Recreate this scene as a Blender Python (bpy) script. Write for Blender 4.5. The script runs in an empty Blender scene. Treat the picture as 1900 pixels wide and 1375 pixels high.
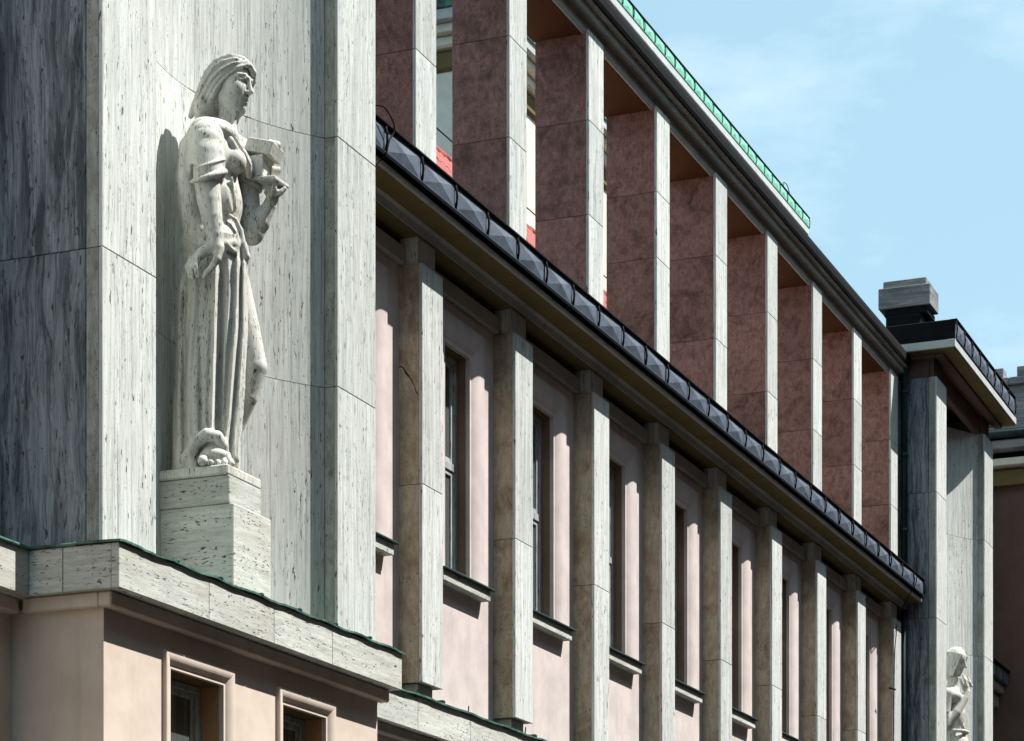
import bpy, math, random
import numpy as np
from mathutils import Vector, Matrix
random.seed(7)
scn = bpy.context.scene
COL = scn.collection
H = 1.7                      # eye height: all heights below are measured from the eye
TH = 0.388664                # angle between the view direction and the facade
CT, ST = math.cos(TH), math.sin(TH)

# ------------------------------------------------------------------ camera
cd = bpy.data.cameras.new('camera'); cam = bpy.data.objects.new('camera', cd); COL.objects.link(cam)
cam.location = (0, 0, H); cam.rotation_euler = (math.pi/2, 0, TH - math.pi/2)
cd.sensor_fit = 'HORIZONTAL'; cd.sensor_width = 36; cd.lens = 4688.7/1900*36
cd.shift_y = (2055 - 687.5)/1900; cd.clip_end = 3000; cd.clip_start = .1
scn.camera = cam
# ------------------------------------------------------------------ sky and sun
SUN = Vector((.55, -1, 1.75)).normalized()
el = math.asin(SUN.z); az = math.atan2(SUN.x, SUN.y)
w = bpy.data.worlds.new('World'); scn.world = w; w.use_nodes = True
t = w.node_tree; bg = t.nodes['Background']
sky = t.nodes.new('ShaderNodeTexSky'); sky.sky_type = 'NISHITA'; sky.sun_disc = False
sky.sun_elevation = el; sky.sun_rotation = az; sky.air_density = 1.0; sky.dust_density = 1.2; sky.ozone_density = 1.0
tc = t.nodes.new('ShaderNodeTexCoord'); mp = t.nodes.new('ShaderNodeMapping'); mp.inputs['Scale'].default_value = (3.4, 3.4, 9)
nz = t.nodes.new('ShaderNodeTexNoise'); nz.inputs['Scale'].default_value = 1.35; nz.inputs['Detail'].default_value = 9; nz.inputs['Roughness'].default_value = .58
rp = t.nodes.new('ShaderNodeValToRGB'); rp.color_ramp.elements[0].position = .50; rp.color_ramp.elements[1].position = .82
rp.color_ramp.elements[0].color = (0, 0, 0, 1); rp.color_ramp.elements[1].color = (.75, .75, .75, 1)
mx = t.nodes.new('ShaderNodeMix'); mx.data_type = 'RGBA'; mx.inputs[7].default_value = (7.8, 8.8, 9.2, 1)
t.links.new(tc.outputs['Generated'], mp.inputs['Vector']); t.links.new(mp.outputs[0], nz.inputs['Vector'])
t.links.new(nz.outputs['Fac'], rp.inputs['Fac']); t.links.new(rp.outputs['Color'], mx.inputs[0])
hz = t.nodes.new('ShaderNodeMix'); hz.data_type = 'RGBA'; hz.inputs[0].default_value = .62; hz.inputs[7].default_value = (3.9, 6.3, 7.3, 1)
t.links.new(sky.outputs[0], hz.inputs[6]); t.links.new(hz.outputs[2], mx.inputs[6]); t.links.new(mx.outputs[2], bg.inputs['Color'])
bg.inputs['Strength'].default_value = .082
sl = bpy.data.lights.new('sun', 'SUN'); sl.energy = 5.0; sl.angle = math.radians(.5); sl.color = (1, .965, .92)
so = bpy.data.objects.new('sun', sl); COL.objects.link(so); so.rotation_euler = SUN.to_track_quat('Z', 'Y').to_euler(); so.location = (10, -20, 40)
vs = scn.view_settings; vs.view_transform = 'Standard'; vs.look = 'None'; vs.gamma = 1; vs.use_curve_mapping = False
vs.exposure = .88
scn.render.engine = 'CYCLES'

# ------------------------------------------------------------------ materials
class N:
    def __init__(s, name):
        s.m = bpy.data.materials.new(name); s.m.use_nodes = True; s.t = s.m.node_tree
        s.b = s.t.nodes['Principled BSDF']
        tc = s.t.nodes.new('ShaderNodeTexCoord'); oi = s.t.nodes.new('ShaderNodeObjectInfo')
        v = s.t.nodes.new('ShaderNodeVectorMath'); v.operation = 'SCALE'; v.inputs[0].default_value = (37.3, 71.7, 53.1)
        s.t.links.new(oi.outputs['Random'], v.inputs['Scale'])
        a = s.t.nodes.new('ShaderNodeVectorMath'); a.operation = 'ADD'
        s.t.links.new(tc.outputs['Object'], a.inputs[0]); s.t.links.new(v.outputs[0], a.inputs[1])
        s.P = a.outputs[0]; s.O = tc.outputs['Object']; s.R = oi.outputs['Random']
    def L(s, a, i):
        if hasattr(a, 'links'): s.t.links.new(a, i)
        elif isinstance(a, (tuple, list)): i.default_value = tuple(a) + ((1,) if len(a) == 3 and len(i.default_value) == 4 else ())
        else: i.default_value = a
    def noise(s, sc, vec=None, detail=4, rough=.55, dist=0, scale=1):
        m = s.t.nodes.new('ShaderNodeMapping'); m.inputs['Scale'].default_value = sc if isinstance(sc, tuple) else (sc,)*3
        s.t.links.new(vec or s.P, m.inputs['Vector'])
        n = s.t.nodes.new('ShaderNodeTexNoise'); n.inputs['Scale'].default_value = scale; n.inputs['Detail'].default_value = detail
        n.inputs['Roughness'].default_value = rough; n.inputs['Distortion'].default_value = dist
        s.t.links.new(m.outputs[0], n.inputs['Vector']); return n.outputs['Fac']
    def ramp(s, f, *st):
        r = s.t.nodes.new('ShaderNodeValToRGB'); e = r.color_ramp.elements
        while len(e) < len(st): e.new(.5)
        for k, (p, c) in enumerate(st):
            e[k].position = p; e[k].color = (c, c, c, 1) if not isinstance(c, tuple) else c + (1,)
        s.L(f, r.inputs['Fac']); return r.outputs['Color']
    def mix(s, a, b, f, mode='MIX'):
        x = s.t.nodes.new('ShaderNodeMix'); x.data_type = 'RGBA'; x.blend_type = mode
        s.L(f, x.inputs[0]); s.L(a, x.inputs[6]); s.L(b, x.inputs[7]); return x.outputs[2]
    def math(s, op, a, b):
        x = s.t.nodes.new('ShaderNodeMath'); x.operation = op; s.L(a, x.inputs[0]); s.L(b, x.inputs[1]); return x.outputs[0]
    def out(s, col, rough=.7, bump=None, bs=.3, bd=.01, metal=0, spec=.4):
        s.L(col, s.b.inputs['Base Color']); s.L(rough, s.b.inputs['Roughness']); s.b.inputs['Metallic'].default_value = metal
        s.b.inputs['Specular IOR Level'].default_value = spec
        if bump is not None:
            b = s.t.nodes.new('ShaderNodeBump'); b.inputs['Strength'].default_value = bs; b.inputs['Distance'].default_value = bd
            s.L(bump, b.inputs['Height']); s.t.links.new(b.outputs[0], s.b.inputs['Normal'])
        return s.m

def travertine(name, lo, hi, axis='z', iso=1.0, stain=(.30, .24, .17), stain_amt=.35, pit=.70, mott=0.0, dist=.35, warp=.03, patch_c=None, drip=0.0, ps=1.0, lines=0.0, tint=(1, 1, 1), vary=.14):
    n = N(name)
    def ax(across, along):
        along = along*iso
        return {'z': (across, across, along), 'x': (along, along, across)}[axis]
    # wandering of the veins
    wn = n.t.nodes.new('ShaderNodeTexNoise'); wn.inputs['Scale'].default_value = 1.1; wn.inputs['Detail'].default_value = 3; n.t.links.new(n.P, wn.inputs['Vector'])
    w1 = n.t.nodes.new('ShaderNodeVectorMath'); w1.operation = 'MULTIPLY_ADD'; n.t.links.new(wn.outputs['Color'], w1.inputs[0])
    w1.inputs[1].default_value = (warp*2,)*3; n.t.links.new(n.P, w1.inputs[2]); n.P = w1.outputs[0]
    band = n.noise(ax(26, 1.1), detail=6, rough=.62, dist=dist)
    fine = n.noise(ax(120, 5), detail=4, rough=.6)
    big = n.noise(ax(2.2, .55), detail=5, rough=.6)
    f = n.math('ADD', n.math('MULTIPLY', band, .62), n.math('MULTIPLY', fine, .38))
    col = n.mix(lo, hi, n.ramp(f, (.36, 0.0), (.60, 1.0)))
    col = n.mix(col, (stain[0], stain[1], stain[2]), n.math('MULTIPLY', n.ramp(big, (.50, 0.0), (.78, 1.0)), stain_amt))
    if lines:
        ln = n.noise(ax(70, .55), detail=4, rough=.6); col = n.mix(col, tuple(c*.62 for c in lo), n.math('MULTIPLY', n.ramp(ln, (.55, 0.0), (.68, 1.0)), lines))
    if patch_c:
        pc = n.noise(ax(8, .9), detail=6, rough=.65, dist=.6); col = n.mix(col, patch_c, n.math('MULTIPLY', n.ramp(pc, (.46, 0.0), (.60, 1.0)), .85))
    if drip:
        dr = n.noise(ax(16, .5), detail=4, rough=.6); col = n.mix(col, (.20, .13, .07), n.math('MULTIPLY', n.ramp(dr, (.60, 0.0), (.74, 1.0)), drip))
    if mott:
        mo = n.noise(3.1, detail=7, rough=.62, dist=.8); mo2 = n.noise(7.5, detail=5, rough=.65, dist=.5)
        col = n.mix(col, tuple(c*.52 for c in stain), n.math('MULTIPLY', n.ramp(mo, (.48, 0.0), (.70, 1.0)), mott))
        col = n.mix(col, hi, n.math('MULTIPLY', n.ramp(mo2, (.50, 0.0), (.70, 1.0)), mott*.55))
    rnd = n.math('ADD', n.math('MULTIPLY', n.R, vary), 1 - vary*.62)
    cc = n.t.nodes.new('ShaderNodeCombineColor')
    for k in range(3): n.L(n.math('MULTIPLY', rnd, tint[k]), cc.inputs[k])
    col = n.mix(col, cc.outputs[0], 1.0, 'MULTIPLY')
    # pits: long dashes lying in the bed of the stone, in clusters, and single larger holes
    patch = n.ramp(n.noise(ax(13, .7), detail=3), (.44, 0.0), (.60, 1.0))
    d1 = n.ramp(n.noise(ax(84*ps, 10*ps), detail=2, rough=.5), (pit - .06, 0.0), (pit - .02, 1.0))
    d2 = n.ramp(n.noise(ax(34*ps, 9*ps), detail=3, rough=.55), (pit - .015, 0.0), (pit + .015, 1.0))
    d3 = n.ramp(n.noise(ax(120, 55), detail=1), (.70, 0.0), (.735, 1.0))
    pits = n.math('MAXIMUM', n.math('MULTIPLY', d1, patch), n.math('MAXIMUM', d2, n.math('MULTIPLY', d3, .7)))
    col = n.mix(col, (.035, .033, .028), n.math('MULTIPLY', pits, .9))
    hgt = n.math('SUBTRACT', n.math('MULTIPLY', f, .25), pits)
    return n.out(col, n.ramp(f, (.3, .62), (.7, .82)), hgt, bs=.55, bd=.008, spec=.3)

def stucco(name, col, dark=.82, scale=3.0, streak=.25, dirt=(.12, .10, .07)):
    n = N(name)
    a = n.noise(scale, n.O, detail=6, rough=.6); b = n.noise((7, 7, .5), n.O, detail=5, rough=.6); g = n.noise(160, n.O, detail=3); lump = n.noise(9, n.O, detail=4)
    c = n.mix(tuple(x*dark for x in col), col, n.ramp(a, (.35, 0.0), (.62, 1.0)))
    c = n.mix(c, dirt, n.math('MULTIPLY', n.ramp(b, (.55, 0.0), (.82, 1.0)), streak))
    h = n.math('ADD', n.math('MULTIPLY', g, .35), lump)
    return n.out(c, .88, h, bs=.28, bd=.006, spec=.2)

M = {}
M['trav'] = travertine('travertine_pale', (.39, .415, .395), (.635, .665, .635), 'z', stain_amt=.25, pit=.688, vary=.24, lines=.75)
M['trav_h'] = travertine('travertine_bedded', (.37, .385, .345), (.60, .62, .57), 'x', iso=1.8, stain_amt=.45, pit=.675, vary=.2)
M['trav_shaded'] = travertine('travertine_shaded', (.10, .118, .135), (.31, .352, .385), 'z', stain=(.055, .07, .09), stain_amt=.3, pit=.665, dist=.6, warp=.065, patch_c=(.040, .048, .058), lines=.6)  # weathered grey stone, darkened further: shade of the left face put into the colour
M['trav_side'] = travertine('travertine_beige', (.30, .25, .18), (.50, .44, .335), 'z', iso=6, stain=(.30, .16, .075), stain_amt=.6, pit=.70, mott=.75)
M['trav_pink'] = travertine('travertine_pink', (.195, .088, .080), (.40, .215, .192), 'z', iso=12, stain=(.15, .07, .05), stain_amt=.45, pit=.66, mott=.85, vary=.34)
M['trav_cap'] = travertine('travertine_sooty', (.13, .13, .135), (.33, .335, .34), 'x', stain=(.04, .04, .045), stain_amt=.9, pit=.68)
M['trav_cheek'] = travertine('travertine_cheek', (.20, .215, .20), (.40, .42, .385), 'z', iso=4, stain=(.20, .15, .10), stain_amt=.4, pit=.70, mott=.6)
M['statue'] = travertine('statue_stone', (.47, .475, .425), (.615, .62, .57), 'z', stain=(.30, .24, .16), stain_amt=.4, pit=.66, vary=.05, drip=.4, ps=1.7)
M['pink'] = stucco('stucco_pink', (.60, .53, .505))
M['peach'] = stucco('stucco_peach', (.64, .545, .46), streak=.28, dark=.86, dirt=(.20, .16, .12))
M['greywash'] = stucco('stucco_grey', (.40, .39, .355), streak=.45)
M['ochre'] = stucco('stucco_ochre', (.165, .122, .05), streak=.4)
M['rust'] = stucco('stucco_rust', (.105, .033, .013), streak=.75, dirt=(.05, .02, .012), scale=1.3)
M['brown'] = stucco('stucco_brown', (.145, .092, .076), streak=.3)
M['reveal'] = stucco('stucco_reveal', (.21, .145, .105), streak=.2)
M['reveal_warm'] = stucco('stucco_reveal_warm', (.40, .235, .125), streak=.25)
M['cream'] = stucco('stucco_cream', (.74, .72, .60))
M['white'] = stucco('stucco_white', (.47, .48, .475), streak=.1)
def copper(name, a, b, dk):
    n = N(name); f = n.noise((6, 6, 2.2), detail=6, rough=.65); g = n.noise((30, 30, 7), detail=4)
    c = n.mix(a, b, n.ramp(f, (.38, 0.0), (.62, 1.0))); c = n.mix(c, dk, n.ramp(g, (.56, 0.0), (.72, .75)))
    return n.out(c, .62, g, bs=.2, bd=.004, spec=.35)
M['copper'] = copper('copper_patina', (.14, .43, .30), (.25, .56, .41), (.05, .14, .10))
M['copper_old'] = copper('copper_stained', (.018, .040, .032), (.085, .20, .145), (.012, .015, .012))
M['pipe'] = copper('copper_pipe', (.012, .026, .027), (.02, .05, .045), (.006, .008, .008))
def metal(name, a, b, rough, mt):
    n = N(name); f = n.noise((5, 5, 9), detail=5); c = n.mix(a, b, n.ramp(f, (.35, 0.0), (.65, 1.0)))
    return n.out(c, n.ramp(f, (.3, rough), (.7, rough + .14)), f, bs=.12, bd=.004, metal=mt, spec=.5)
M['lead'] = metal('lead_sheet', (.055, .072, .10), (.10, .125, .165), .52, .0)
M['black'] = metal('black_sheet', (.004, .004, .005), (.009, .009, .010), .8, .0); M['black'].node_tree.nodes['Principled BSDF'].inputs['Specular IOR Level'].default_value = .12
def wood():
    n = N('peeling_paint'); f = n.noise((60, 60, 6), detail=5, rough=.65); g = n.noise((9, 9, 1.2), detail=4)
    c = n.mix((.40, .44, .42), (.28, .32, .32), n.ramp(g, (.4, 0.0), (.6, 1.0))); c = n.mix(c, (.05, .045, .04), n.ramp(f, (.56, 0.0), (.63, .9)))
    return n.out(c, .7, f, bs=.4, bd=.004)
M['wood'] = wood()
def glass():
    n = N('window_glass'); n.b.inputs['Transmission Weight'].default_value = .75
    return n.out((.30, .34, .33), .03, spec=.6)
M['glass'] = glass()
M['curtain'] = stucco('curtain_cloth', (.33, .30, .23), streak=0)
M['dark'] = stucco('dark_room', (.02, .02, .02), streak=0)
def tiles():
    n = N('clay_tile'); f = n.noise(9, detail=4); return n.out(n.mix((.22, .035, .03), (.38, .08, .065), f), .75, f, bs=.2, bd=.005)
M['tile'] = tiles()
def paving():
    n = N('paving'); f = n.noise(.6, n.O, detail=8); g = n.noise(14, n.O, detail=5)
    return n.out(n.mix((.045, .045, .047), (.075, .073, .07), n.math('ADD', n.math('MULTIPLY', f, .6), n.math('MULTIPLY', g, .4))), .9, g, bs=.3)
M['paving'] = paving()
M['crack'] = stucco('crack_dirt', (.05, .035, .025), streak=0)

# ------------------------------------------------------------------ helpers (all heights relative to the eye)
WL = {}
def wl(o): return WL.get(o.name, Vector((0, 0, 0)))
def link(o, parent=None, loc=None):
    COL.objects.link(o)
    if loc is not None: o.location = loc; WL[o.name] = Vector(loc)
    if parent is not None:
        o.parent = parent; o.matrix_parent_inverse = Matrix.Translation(-wl(parent))
    return o
def thing(name, label, cat, loc, group=None):
    o = bpy.data.objects.new(name, None); o.empty_display_size = .3
    link(o, None, (loc[0], loc[1], loc[2] + H)); o['label'] = label; o['category'] = cat
    if group: o['group'] = group
    return o
def tag(o, label, cat, group=None):
    o['label'] = label; o['category'] = cat
    if group: o['group'] = group
    return o
def mesh(name, V, F, mat, parent=None, smooth=False, loc=None, raw=False):
    me = bpy.data.meshes.new(name)
    V = [(x, y, z) for x, y, z in V] if raw else [(x, y, z + H) for x, y, z in V]
    me.from_pydata(V, [], F); me.update()
    if smooth: me.polygons.foreach_set('use_smooth', [True]*len(me.polygons))
    me.materials.append(M[mat] if isinstance(mat, str) else mat)
    return link(bpy.data.objects.new(name, me), parent, loc)
BF = [(0,1,3,2),(4,6,7,5),(0,4,5,1),(2,3,7,6),(0,2,6,4),(1,5,7,3)]
def cbox(x0, x1, y0, y1, z0, z1, c):
    """box with chamfered edges"""
    V = []; idx = {}
    for sx in (0, 1):
        for sy in (0, 1):
            for sz in (0, 1):
                X, Y, Z = (x0, x1)[sx], (y0, y1)[sy], (z0, z1)[sz]
                dx, dy, dz = c*(1-2*sx), c*(1-2*sy), c*(1-2*sz)
                for k, p in enumerate(((X, Y+dy, Z+dz), (X+dx, Y, Z+dz), (X+dx, Y+dy, Z))):
                    idx[sx, sy, sz, k] = len(V); V.append(p)
    F = []
    for s in (0, 1):
        F.append([idx[s,a,b,0] for a, b in ((0,0),(0,1),(1,1),(1,0))][::(1 if s == 0 else -1)])
        F.append([idx[a,s,b,1] for a, b in ((0,0),(1,0),(1,1),(0,1))][::(1 if s == 0 else -1)])
        F.append([idx[a,b,s,2] for a, b in ((0,0),(0,1),(1,1),(1,0))][::(1 if s == 0 else -1)])
    for a in (0, 1):
        for b in (0, 1):
            F.append([idx[a,b,0,0], idx[a,b,1,0], idx[a,b,1,1], idx[a,b,0,1]])
            F.append([idx[a,0,b,0], idx[a,1,b,0], idx[a,1,b,2], idx[a,0,b,2]])
            F.append([idx[0,a,b,1], idx[1,a,b,1], idx[1,a,b,2], idx[0,a,b,2]])
            for d in (0, 1): F.append([idx[a,b,d,0], idx[a,b,d,1], idx[a,b,d,2]])
    return V, F
def box(name, x0, x1, y0, y1, z0, z1, mat, parent=None, c=.005):
    if c: V, F = cbox(x0, x1, y0, y1, z0, z1, c)
    else:
        V = [(x, y, z) for x in (x0, x1) for y in (y0, y1) for z in (z0, z1)]; F = BF
    return mesh(name, V, F, mat, parent)
def boxes(name, L, mat, parent=None, c=0):
    V, F = [], []
    for b in L:
        v, f = cbox(*b, c) if c else ([(x, y, z) for x in b[0:2] for y in b[2:4] for z in b[4:6]], BF)
        k = len(V); V += v; F += [[i + k for i in q] for q in f]
    return mesh(name, V, F, mat, parent)
def prism_x(name, prof, x0, x1, mat, parent=None):
    n = len(prof); V = [(x0, y, z) for y, z in prof] + [(x1, y, z) for y, z in prof]
    F = [(i, (i+1) % n, (i+1) % n + n, i + n) for i in range(n)] + [tuple(range(n))[::-1], tuple(range(n, 2*n))]
    return mesh(name, V, F, mat, parent)
def tube(name, pts, r, mat, parent=None, n=8, label=None):
    pts = [Vector(p) for p in pts]; V, F = [], []
    for i, p in enumerate(pts):
        d = (pts[min(i+1, len(pts)-1)] - pts[max(i-1, 0)]).normalized()
        u = d.cross(Vector((0, 0, 1)));
        if u.length < 1e-3: u = d.cross(Vector((1, 0, 0)))
        u.normalize(); v = d.cross(u); rr = r[i] if isinstance(r, (list, tuple)) else r
        for k in range(n):
            a = 2*math.pi*k/n; V.append(tuple(p + rr*(math.cos(a)*u + math.sin(a)*v)))
    for i in range(len(pts)-1):
        for k in range(n): F.append((i*n+k, i*n+(k+1) % n, (i+1)*n+(k+1) % n, (i+1)*n+k))
    F += [tuple(range(n))[::-1], tuple(range((len(pts)-1)*n, len(pts)*n))]
    return mesh(name, V, F, mat, parent, smooth=True)
def spline(pts, m=8):
    P = [Vector(p) for p in pts]; out = []
    for i in range(len(P)-1):
        a, b, c, d = P[max(i-1, 0)], P[i], P[i+1], P[min(i+2, len(P)-1)]
        for k in range(m):
            s = k/m; out.append(.5*((2*b) + (c-a)*s + (2*a-5*b+4*c-d)*s*s + (3*b-a-3*c+d)*s**3))
    return out + [P[-1]]
def surround(name, x0, x1, z0, z1, prof, mat, parent):
    """moulding round the two sides and the head of an opening; prof = (distance out from the opening, y)"""
    V, F = [], []; n = len(prof)
    for k, (d, y) in enumerate(prof):
        V += [(x0-d, y, z0), (x0-d, y, z1+d), (x1+d, y, z1+d), (x1+d, y, z0)]
    for k in range(n-1):
        for j in range(3): F.append((k*4+j, k*4+j+1, (k+1)*4+j+1, (k+1)*4+j))
    # closed ends on the sill
    F.append(tuple(k*4 for k in range(n))); F.append(tuple(k*4+3 for k in range(n))[::-1])
    o = mesh(name, V, F, mat, parent); return o
def window(x0, x1, z0, z1, y, parent, transom=None, curtain=False):
    fr = .055
    w = boxes('window', [(x0, x0+fr, y, y+.07, z0, z1), (x1-fr, x1, y, y+.07, z0, z1), (x0+fr, x1-fr, y, y+.07, z1-fr, z1), (x0+fr, x1-fr, y, y+.07, z0, z0+fr)]
              + ([(x0+fr, x1-fr, y+.004, y+.07, transom-.05, transom+.03)] if transom else []), 'wood', parent, c=.006)
    spans = [(z0+fr, transom-.05), (transom+.03, z1-fr)] if transom else [(z0+fr, z1-fr)]
    for a, b in spans:
        s = .045; X0, X1 = x0+fr+.002, x1-fr-.002
        boxes('sash', [(X0, X0+s, y+.018, y+.06, a, b), (X1-s, X1, y+.018, y+.06, a, b), (X0+s, X1-s, y+.018, y+.06, a, a+s), (X0+s, X1-s, y+.018, y+.06, b-s, b)], 'wood', w, c=.005)
        box('pane', X0+s-.004, X1-s+.004, y+.036, y+.042, a+s-.004, b-s+.004, 'glass', w, c=0)
        if curtain:
            V, F = [], []; m = 60
            for k in range(m+1):
                x = x0 + (x1-x0)*k/m; yy = y + .16 + .02*math.sin(k*1.1) + .008*math.sin(k*2.7)
                V += [(x, yy, a), (x, yy, b)]
            for k in range(m): F.append((2*k, 2*k+2, 2*k+3, 2*k+1))
            mesh('curtain', V, F, 'curtain', w, smooth=True)
    box('room_back', x0-.05, x1+.05, y+.3, y+.32, z0-.05, z1+.05, 'dark', w, c=0)
    return w
PANEL = {}
def diamond_band(parent, x0, x1, y, z0, z1, n, pmat, name='parapet_band', first=None):
    """upstand of pyramid-faced sheet metal panels with standing seams"""
    pw = (x1-x0)/n; h = z1-z0
    band = boxes(name, [(x0-.01, x1+.01, y+.05, y+.12, z0-.01, z1+.005)], 'black', parent)
    key = (round(pw, 4), round(h, 4), pmat)
    for k in range(n):
        if key not in PANEL:
            a, b = pw/2-.010, h/2-.003; f = .008
            V = [(-a, 0, -b), (a, 0, -b), (a, 0, b), (-a, 0, b), (-a, -.012, -b), (a, -.012, -b), (a, -.012, b), (-a, -.012, b),
                 (-a+f, -.010, -b+f), (a-f, -.010, -b+f), (a-f, -.010, b-f), (-a+f, -.010, b-f), (0, -.038, 0)]
            F = [(0,1,5,4),(1,2,6,5),(2,3,7,6),(3,0,4,7),(4,5,9,8),(5,6,10,9),(6,7,11,10),(7,4,8,11),(8,9,12),(9,10,12),(10,11,12),(11,8,12)]
            o = mesh('diamond_panel', V, F, pmat, None, raw=True); PANEL[key] = o.data; COL.objects.unlink(o); bpy.data.objects.remove(o)
        o = bpy.data.objects.new('diamond_panel', PANEL[key]); COL.objects.link(o)
        o.location = (x0 + pw*(k+.5), y+.052, (z0+z1)/2 + H); o.rotation_euler = (random.uniform(-.03, .03), 0, random.uniform(-.02, .02))
        o.parent = band; o.matrix_parent_inverse = Matrix()
    for k in range(n+1):
        x = x0 + pw*k
        tube('standing_seam', [(x, y+.03, z0), (x, y+.022, z0+.05*h/.25), (x, y+.014, (z0+z1)/2), (x, y+.022, z1-.05*h/.25), (x, y+.03, z1)], .012, 'black', band, n=6)
    boxes('coping_roll', [(x0-.015, x1+.015, y+.012, y+.13, z1+.003, z1+.032)], 'black', band, c=.008)
    boxes('bottom_flashing', [(x0-.005, x1+.005, y+.012, y+.05, z0-.018, z0-.010)], pmat, band, c=.002)
    return band

# ------------------------------------------------------------------ ground
g = mesh('ground', [(-700, -700, -H), (700, -700, -H), (700, 700, -H), (-700, 700, -H)], [(0, 1, 2, 3)], 'paving'); g['kind'] = 'structure'

# ------------------------------------------------------------------ pavilions with the statue niches
COURSES = [3.795, 5.802, 7.812, 9.82, 11.66]
def pavilion(XL, W, label, npan):
    XR = XL + W; J = .0025; pw = .712
    pv = thing('corner_pavilion', label, 'building', (XL + W/2, 9.6, -H), 'stone pavilions at the ends of the facade')
    xc = (XL + XR)/2; hc = (W - 2*pw)/2; sag = .53; R = (hc*hc + sag*sag)/(2*sag); cy = 9.64 - R
    # hidden masonry behind the cladding
    wall = boxes('masonry_wall', [(XL+.055, XL+.36, 9.13, 13.2, 3.4, 12.0), (XR-.36, XR-.055, 9.13, 13.2, 3.4, 12.0), (XL+.36, XR-.36, 9.75, 13.2, 3.4, 12.0)], 'cream', pv)
    for (p0, p1) in ((XL, XL+pw), (XR-pw, XR)):
        pier = boxes('corner_pier', [(p0+.02, p1-.02, 9.05, 9.12, 3.8, 11.655)], 'trav_side', pv)
        for a, b in zip(COURSES, COURSES[1:]):
            # face slab and, with their own cross-cut grain, the two narrow cheeks
            box('stone_slab', p0+.0, p1-.0, 9.0, 9.03, a+J, b-J, 'trav', pier, c=.004)
            box('stone_slab', p0+.001, p0+.03, 9.031, 9.126, a+J, b-J, 'trav_cheek', pier, c=.002)
            box('stone_slab', p1-.03, p1-.001, 9.031, 9.126, a+J, b-J, 'trav_side', pier, c=.002)
    for sx in (0, 1):
        ret = None
        for (y0, y1) in ((9.128, 10.1), (10.1, 11.2), (11.2, 12.3), (12.3, 13.2)):
            for a, b in zip(COURSES, COURSES[1:]):
                x0, x1 = (XL+.001, XL+.05) if sx == 0 else (XR-.05, XR-.001)
                box('stone_slab', x0, x1, y0+J, y1-J, a+J, b-J, 'trav_shaded' if sx == 0 else 'trav', wall, c=.004)
    niche = boxes('niche_backing', [(XL+.4, XR-.4, 9.70, 9.745, 3.8, 11.6)], 'cream', pv)
    cuts = [-hc+.006, -.81, .22, .81, hc-.006]
    for a, b in zip(COURSES, COURSES[1:]):
        for u0, u1 in zip(cuts, cuts[1:]):
            V, F = [], []; m = 10
            for k in range(m+1):
                x = u0+.0015 + (u1-u0-.003)*k/m; yy = cy + math.sqrt(R*R - x*x); e = .005 if k in (0, m) else 0
                V += [(xc+x, yy+e, a+J), (xc+x, yy, a+J+.004), (xc+x, yy, b-J-.004), (xc+x, yy+e, b-J), (xc+x, yy+.03, b-J), (xc+x, yy+.03, a+J)]
            for k in range(m):
                for j in range(6): F.append((k*6+j, k*6+(j+1) % 6, (k+1)*6+(j+1) % 6, (k+1)*6+j))
            F += [tuple(range(6))[::-1], tuple(range(m*6, m*6+6))]
            mesh('stone_slab', V, F, 'trav', niche)
    # head of the wall, soffit and eaves
    boxes('frieze', [(XL+.05, XL+pw-.06, 9.06, 9.126, 11.66, 12.0), (XR-pw+.06, XR-.05, 9.06, 9.126, 11.66, 12.0), (XL+pw-.06, XR-pw+.06, 9.10, 9.2, 11.66, 12.0), (XL+.02, XL+.2, 9.127, 13, 11.662, 12.0)], 'brown', pv, c=.006)
    boxes('soffit_moulding', [(XL-.13, XR+.1, 8.86, 9.0, 11.93, 11.99), (XL-.13, XL+.0, 9.0, 12.6, 11.93, 11.99)], 'brown', pv, c=.012)
    box('soffit', XL-.335, XR+.2, 8.645, 13, 11.985, 12.02, 'ochre', pv, c=.004)
    box('eaves_slab', XL-.34, XR+.21, 8.63, 13.2, 12.0, 12.122, 'white', pv, c=.004)
    box('roof', XL-.2, XR+.1, 8.75, 13, 12.12, 12.36, 'black', pv)
    diamond_band(pv, XL-.25, XR+.1, 8.6, 12.155, 12.43, npan, 'lead')
    box('side_band', XL-.262, XL-.18, 8.66, 13, 12.13, 12.46, 'black', pv, c=.01); box('side_band', XR+.02, XR+.112, 8.66, 13, 12.13, 12.46, 'black', pv, c=.01)  # black where the front is lead: the side's shade is in the colour
    # string course of bedded travertine under a copper flashing
    C0, C1 = XL-.117, XR+.09
    cor = boxes('string_course', [(C0+.06, C1-.06, 8.86, 9.3, 3.47, 3.765), (C0+.06, C0+.3, 9.3, 9.6, 3.47, 3.765), (C1-.3, C1-.06, 9.3, 9.7, 3.47, 3.765)], 'trav_h', pv)
    cx = [C0, XL+1.11, XL+2.1, XL+3.08, C1]
    for k, (a, b) in enumerate(zip(cx, cx[1:])): box('stone_slab', a + (J if k else 0), b-J, 8.80, 8.86, 3.467, 3.767, 'trav_h', cor, c=.004)
    box('stone_slab', C0, C0+.06, 8.861, 9.235, 3.467, 3.767, 'trav_h', cor, c=.004); box('stone_slab', C0, C0+.06, 9.24, 9.505, 3.467, 3.767, 'trav_h', cor, c=.004)
    box('stone_slab', C1-.06, C1, 8.861, 9.6, 3.467, 3.767, 'trav_h', cor, c=.004)
    # flashing, a little wavy along its free edge
    V, F = [], []; m = 70
    for k in range(m+1):
        x = C0-.022 + (C1-C0+.05)*k/m; dz = .006*math.sin(k*.7) + random.uniform(-.003, .003)
        V += [(x, 8.776, 3.768+dz), (x, 8.776, 3.783+dz), (x, 9.12, 3.795), (x, 9.12, 3.775)]
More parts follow.
